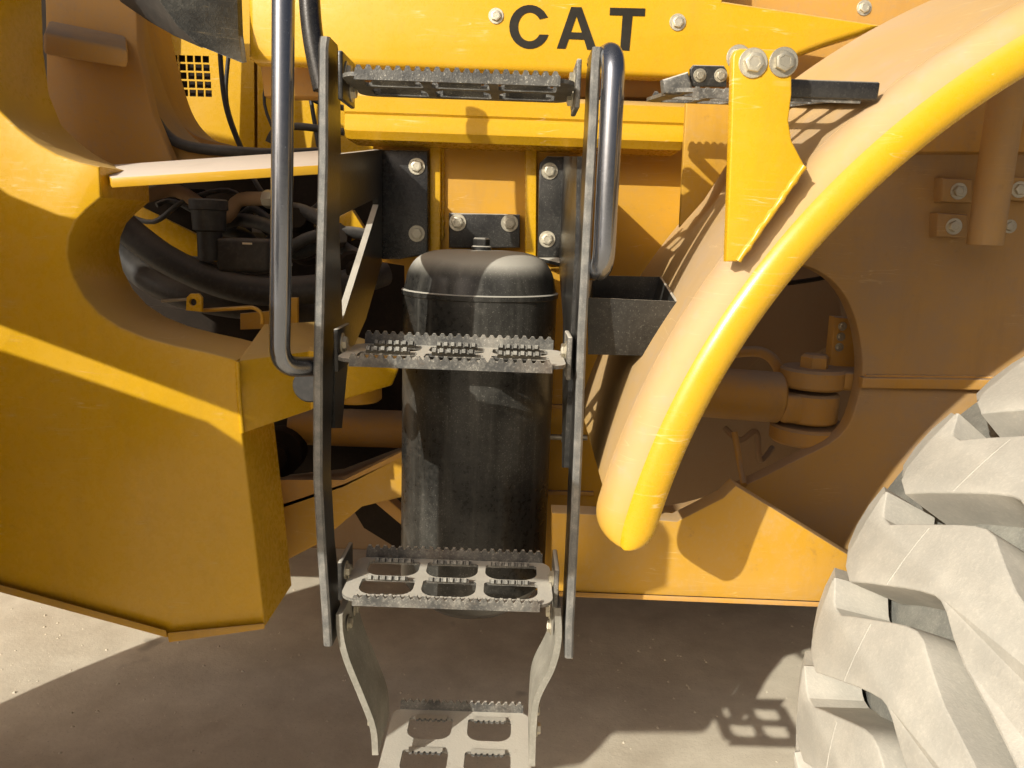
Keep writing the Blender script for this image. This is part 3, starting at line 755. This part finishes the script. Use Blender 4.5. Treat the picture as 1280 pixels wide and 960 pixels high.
# inner plates and rounded cross bar
px_plate('inner_plate', [(55, -60), (170, -60), (172, 60), (190, 140), (215, 200), (190, 212), (60, 212)], 1.66, .03, M_BROWN, LD, bev=.004)
cb0, cb1 = U(54, 28, 1.57), U(163, 84, 1.57)
solid('cross_bar', [U(54, 40, 1.57), U(160, 62, 1.57), U(160, 86, 1.57), U(54, 68, 1.57)], [U(60, 24, 1.655), U(158, 44, 1.655), U(158, 78, 1.655), U(60, 62, 1.655)], M_BROWN, LD, .008)
def curved(name, crv, y, th, mat):
    pts = [(p.x, p.y) for p in smooth_pts([(a, b, 0) for a, b in crv], 5)]
    lo = max(p[1] for p in pts)+25; lx = min(p[0] for p in pts)-22
    return px_plate(name, pts+[(pts[-1][0], lo), (lx, lo), (lx, pts[0][1])], y, th, mat, LD, bev=.004)
curved('curved_frame_plate', [(140, -60), (148, 0), (162, 62), (188, 130), (222, 170), (285, 193)], 1.72, .12, M_BROWN)
curved('curved_frame_plate', [(172, -60), (180, 20), (196, 88), (214, 138), (243, 168), (288, 181)], 1.92, .14, M_BROWN)
tube('hydraulic_hose', smooth_pts([U(138, -60, 1.703), U(148, 18, 1.703), U(166, 92, 1.703), U(192, 146, 1.703), U(226, 180, 1.703), U(300, 190, 1.72), U(360, 192, 1.8), U(400, 190, 1.9)], 6), .0115, M_RUB, LD, 12)
tube('thin_cable', smooth_pts([U(272, -20, 1.95), U(276, 80, 1.95), U(284, 140, 1.95), U(305, 195, 1.95), U(322, 232, 1.9), U(340, 255, 1.9)], 6), .006, M_RUB, LD, 10)
tube('thin_cable', smooth_pts([U(355, 80, 1.95), U(372, 104, 1.95), U(395, 126, 1.95), U(430, 135, 1.95)], 5), .007, M_RUB, LD, 10)
tube('thin_cable', smooth_pts([U(336, 178, 1.95), U(345, 163, 1.95), U(372, 158, 1.95), U(430, 165, 1.95)], 5), .009, M_RUB, LD, 10)
# far yellow panel with its grille of square holes
YG = 2.25; gh = []
for r in range(5):
    for c in range(5):
        x0 = 213.5+c*9.9+r*.9; y0 = 68.5+r*10.7+c*.3
        gh.append([(x0, y0), (x0+8, y0+.3), (x0+8.2, y0+8.8), (x0+.2, y0+8.5)])
fp = px_plate('engine_cover', [(150, -100), (316, -100), (319, 320), (150, 320)], YG, .004, M_YEL, LD, holes=gh, bev=0)
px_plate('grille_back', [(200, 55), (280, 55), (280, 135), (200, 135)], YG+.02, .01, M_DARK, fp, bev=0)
px_plate('engine_cover', [(320.5, -100), (480, -100), (480, 320), (322, 320)], YG+.003, .02, M_YEL, LD, bev=.004)
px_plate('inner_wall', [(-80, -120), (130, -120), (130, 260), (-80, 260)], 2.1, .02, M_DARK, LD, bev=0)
px_plate('cover_back', [(300, -110), (480, -110), (480, 330), (300, 330)], YG+.06, .02, M_YDUST, LD, bev=0)
# dark bay under the ledge
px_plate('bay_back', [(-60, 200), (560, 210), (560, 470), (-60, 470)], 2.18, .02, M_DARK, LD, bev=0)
px_plate('inner_beam', [(140, 236), (160, 248), (262, 302), (262, 328), (235, 326), (140, 268)], 1.95, .05, M_YEL, LD, bev=.003)
px_plate('inner_web', [(150, 236), (250, 236), (262, 300), (160, 250)], 1.90, .03, M_DARK, LD, bev=.003)
tube('coolant_hose', smooth_pts([U(120, 250, 1.72), U(165, 292, 1.72), U(215, 328, 1.70), U(280, 355, 1.68), U(340, 364, 1.68), U(420, 358, 1.72), U(480, 340, 1.8)], 6), .032, M_RUB, LD, 20)
tube('coolant_hose', smooth_pts([U(130, 290, 1.8), U(180, 345, 1.8), U(240, 372, 1.78), U(330, 386, 1.78), U(420, 392, 1.8)], 6), .03, M_RUB, LD, 20)
cpt = U(262, 290, 1.68)
cp = lathe('filler_neck', [(0, -.06), (.026, -.06), (.026, .0), (.034, .004), (.036, .045), (.040, .047), (.040, .066), (.036, .069), (0, .069)], Matrix.Translation(cpt), M_RUB, LD, 28)
b0, b1 = U(268, 297, 1.66), U(336, 342, 1.66)
box('reservoir', (b0.x, 1.66, b1.z), (b1.x, 1.78, b0.z), M_RUB, LD, .01)
box('reservoir_label', (b0.x+.06, 1.657, b0.z-.012), (b0.x+.08, 1.66, b0.z-.008), M_BOLT, bpy.data.objects['reservoir'], 0)
for k, (px, py, y, r) in enumerate(((345, 265, 1.95, .03), (372, 285, 1.9, .04), (415, 300, 1.85, .04), (440, 330, 1.8, .035), (410, 345, 1.75, .03))):
    lathe('valve_fitting', [(0, 0), (r*.7, 0), (r, .01), (r, .05), (r*.6, .055), (r*.6, .09), (0, .09)], Matrix.Translation(U(px, py, y)) @ Matrix.Rotation(R(40*k), 4, 'Y') @ Matrix.Rotation(R(70), 4, 'X'), M_DARK, LD, 12)
tube('hydraulic_hose', smooth_pts([U(330, 290, 1.85), U(360, 262, 1.85), U(400, 275, 1.82), U(430, 310, 1.8), U(470, 330, 1.78)], 6), .016, M_RUB, LD, 14)
tube('hydraulic_hose', smooth_pts([U(340, 330, 1.8), U(380, 300, 1.8), U(430, 290, 1.82), U(490, 300, 1.85)], 6), .014, M_RUB, LD, 14)
px_plate('inner_beam', [(395, 285), (440, 262), (458, 290), (420, 310)], 1.86, .03, M_YEL, LD, bev=.003)
for k in range(11):
    x0 = random.uniform(140, 300); y0 = random.uniform(240, 340); yy = random.uniform(1.82, 2.12)
    pts = [U(x0, y0, yy)]
    for q in range(4):
        x0 += random.uniform(20, 60); y0 += random.uniform(-28, 34); pts.append(U(x0, min(max(y0, 236), 402), yy+random.uniform(-.04, .04)))
    rr_ = random.choice((.006, .009, .013, .016)); pth = smooth_pts(pts, 5)
    h_ = tube('hydraulic_hose', pth, rr_, random.choice((M_RUB, M_RUB, M_DARK, M_HOUS)), LD, 10)
    dd = (pth[-1]-pth[-3]).normalized()
    lathe('hose_fitting', [(0, 0), (rr_*1.25, 0), (rr_*1.35, .006), (rr_*1.35, .03), (rr_*1.1, .032), (rr_*1.6, .034), (rr_*1.6, .05), (0, .05)], Matrix.Translation(pth[-3]) @ dd.to_track_quat('Z', 'Y').to_matrix().to_4x4(), M_BOLT, h_, 8)
px_plate('bay_bracket', [(300, 392), (345, 388), (352, 372), (372, 372), (372, 410), (300, 412)], 1.62, .01, M_YDUST, LD, bev=.002)
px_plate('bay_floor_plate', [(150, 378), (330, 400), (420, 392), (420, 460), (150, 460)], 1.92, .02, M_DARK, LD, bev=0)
for k in range(5):
    x0 = 292+k*22; tube('thin_cable', smooth_pts([U(x0, -20, 2.05), U(x0+random.uniform(-6, 8), 60, 2.05), U(x0+random.uniform(-10, 14), 130, 2.05), U(x0+random.uniform(0, 26), 200, 2.0)], 6), random.choice((.003, .004, .0055)), M_RUB, LD, 8) if k in (0, 2, 4) else None
# small eye tab on the cut-out rim
tb = px_plate('eye_tab', [(232, 388), (233, 372), (238, 367), (248, 367), (252, 372), (252, 390)], 1.47, .008, M_YEL, LD,
              holes=[[(241+4.5*math.cos(R(a)), 378+4.5*math.sin(R(a))) for a in range(0, 360, 30)]], bev=.001)
px_plate('eye_tab_back', [(236, 373), (247, 373), (247, 383), (236, 383)], 1.4795, .004, M_RUB, tb, bev=0)
tube('clip_rod', [U(202, 376, 1.5), U(235, 374, 1.5)], .003, M_BOLT, LD, 8)
tube('clip_rod', fillet([U(254, 388, 1.5), U(318, 384, 1.5), U(328, 392, 1.5), U(328, 405, 1.5)], .02), .004, M_YDUST, LD, 8)
# black flap at top
f1 = [U(196, -30, 1.36), U(200, 2, 1.36), U(222, 33, 1.36), U(250, 58, 1.36), U(303, 79, 1.36), U(298, 45, 1.42), U(296, -30, 1.45)]
solid('rubber_flap', f1, [p+Vector((.004, .012, .004)) for p in f1], M_FLAP, LD, .001)
f2 = [U(140, -30, 1.60), U(150, 2, 1.60), U(188, 28, 1.55), U(218, 45, 1.45), U(252, 60, 1.37), U(205, 2, 1.37), U(200, -30, 1.37)]
solid('rubber_flap', f2, [p+Vector((.004, .012, .004)) for p in f2], M_RUB, LD, .001)
# hitch structure seen between the front frame and the ladder
px_plate('hitch_plate', [(300, 470), (520, 455), (520, 560), (430, 600), (340, 635), (300, 640)], 1.95, .03, M_DARK, LD, bev=0)
lathe('hitch_cylinder', [(0, 0), (.042, 0), (.044, .004), (.044, .30), (.050, .30), (.050, .36), (0, .36)], Matrix.Translation(U(365, 532, 1.75)) @ Matrix.Rotation(R(90), 4, 'Y'), M_BROWN, LD, 28)
lathe('hitch_cylinder', [(0, 0), (.055, 0), (.055, .05), (.03, .055), (.03, .08), (0, .08)], Matrix.Translation(U(355, 560, 1.72)) @ Matrix.Rotation(R(90), 4, 'X'), M_DARK, LD, 28)
hm = px_plate('hitch_member', [(330, 640), (345, 630), (430, 602), (520, 560), (520, 618), (452, 634), (395, 682), (356, 702), (344, 726), (330, 780)], 1.56, .05, M_YDUST, LD, bev=.005)
solid('hitch_shelf', [U(338, 600, 1.56), U(430, 600, 1.56), U(520, 556, 1.56), U(520, 562, 1.56), U(430, 608, 1.56), U(338, 640, 1.56)], [U(338, 596, 1.90), U(430, 586, 1.90), U(520, 552, 1.90), U(520, 556, 1.90), U(430, 592, 1.90), U(338, 604, 1.90)], M_BROWN, LD, 0)
px_plate('hitch_brace', [(440, 605), (456, 598), (520, 655), (520, 672)], 1.66, .04, M_BROWN, LD, bev=.003)
px_plate('hitch_brace', [(425, 610), (520, 575), (520, 700), (455, 660)], 1.85, .02, M_DARK, LD, bev=0)

# ---------------- unseen front wheel, plus added plates shaped to shade frame and tank
def back(px, py, y):  # traces a shaded frame point back along the sun to the blocker
    p = U(px, py, YF); t = (YF-y)/SUN.y
    return (p.x-SUN.x*t, p.z-SUN.z*t)
ya = .80
bm = bmesh.new()
shade_band = [back(-260, 150, ya), back(20, 250, ya), back(70, 290, ya), back(140, 318, ya), back(200, 330, ya), back(350, 400, ya), back(420, 470, ya), back(400, 545, ya), back(303, 521, ya), back(0, 408, ya), back(-260, 320, ya)]  # unseen arm stand-in, outlined from the shade band on the frame
add_plate(bm, shade_band, [], .10, .006, YP(ya))
link('arm_shade_plate', mesh_of(bm), M_YEL, LD, 30)
bm = bmesh.new(); add_plate(bm, [(-2.05, 2.14), (-1.36, 2.14), (-1.30, 2.24), (-1.32, 2.48), (-2.05, 2.62)], [], .10, .008, YP(ya))  # added unseen plate, there only to cast shade on the machine
link('upper_shade_plate', mesh_of(bm), M_YEL, LD, 30)
yb_ = .62
bm = bmesh.new()
fd = [back(-400, 380, yb_), back(-150, 418, yb_), back(0, 462, yb_), back(150, 512, yb_), back(322, 572, yb_), back(440, 650, yb_), back(520, 760, yb_), back(560, 950, yb_), back(-400, 950, yb_)]  # unseen fender stand-in, outlined from the shade on the lower frame
add_plate(bm, fd, [], .10, .01, YP(yb_))
link('fender_shade_plate', mesh_of(bm), M_YEL, LD, 30)
wheel((-1.72, 0, WC.z), 4)
def backs(px, py, ys, y):
    p = U(px, py, ys); t = (ys-y)/SUN.y
    return (p.x-SUN.x*t, p.z-SUN.z*t)
yc = .48
mg = [backs(562, 560, 1.31, yc), backs(575, 505, 1.31, yc), backs(640, 525, 1.31, yc), backs(690, 548, 1.33, yc), (-.50, 1.575), (-.42, 1.55), (-.375, 1.52), (-.365, 1.50)]  # unseen plate added and shaped to shade tank and lower frame
mg = mg+[(mg[-1][0], 1.41), (-.40, 1.395), (-.50, 1.395), (-.60, 1.42), (mg[0][0], 1.42)]
bm = bmesh.new(); add_plate(bm, mg, [], .05, .008, YP(yc))
link('tank_shade_plate', mesh_of(bm), M_BLK, LD, 30)

# ---------------- loose grit lying on the yard
bm = bmesh.new()
for k in range(1400):
    y = random.uniform(1.5, 4.2); x = random.uniform(-.85, .85)*y; r = random.choice((.0015, .002, .0025, .003, .004, .006))*random.uniform(.7, 1.2)
    a0 = random.uniform(0, 6.28); top = bm.verts.new((x+random.uniform(-.3, .3)*r, y, r*random.uniform(.5, .9)))
    ring = [bm.verts.new((x+r*random.uniform(.7, 1.2)*math.cos(a0+q*1.2566), y+r*random.uniform(.7, 1.2)*math.sin(a0+q*1.2566), .0)) for q in range(5)]
    for q in range(5): bm.faces.new((ring[q], ring[(q+1) % 5], top))
me = bpy.data.meshes.new('grit'); bm.to_mesh(me); bm.free()
gr = link('loose_grit', me, M_GND, None, 0); gr['kind'] = 'stuff'; gr['label'] = 'loose pale grit scattered on the concrete yard'; gr['category'] = 'grit'
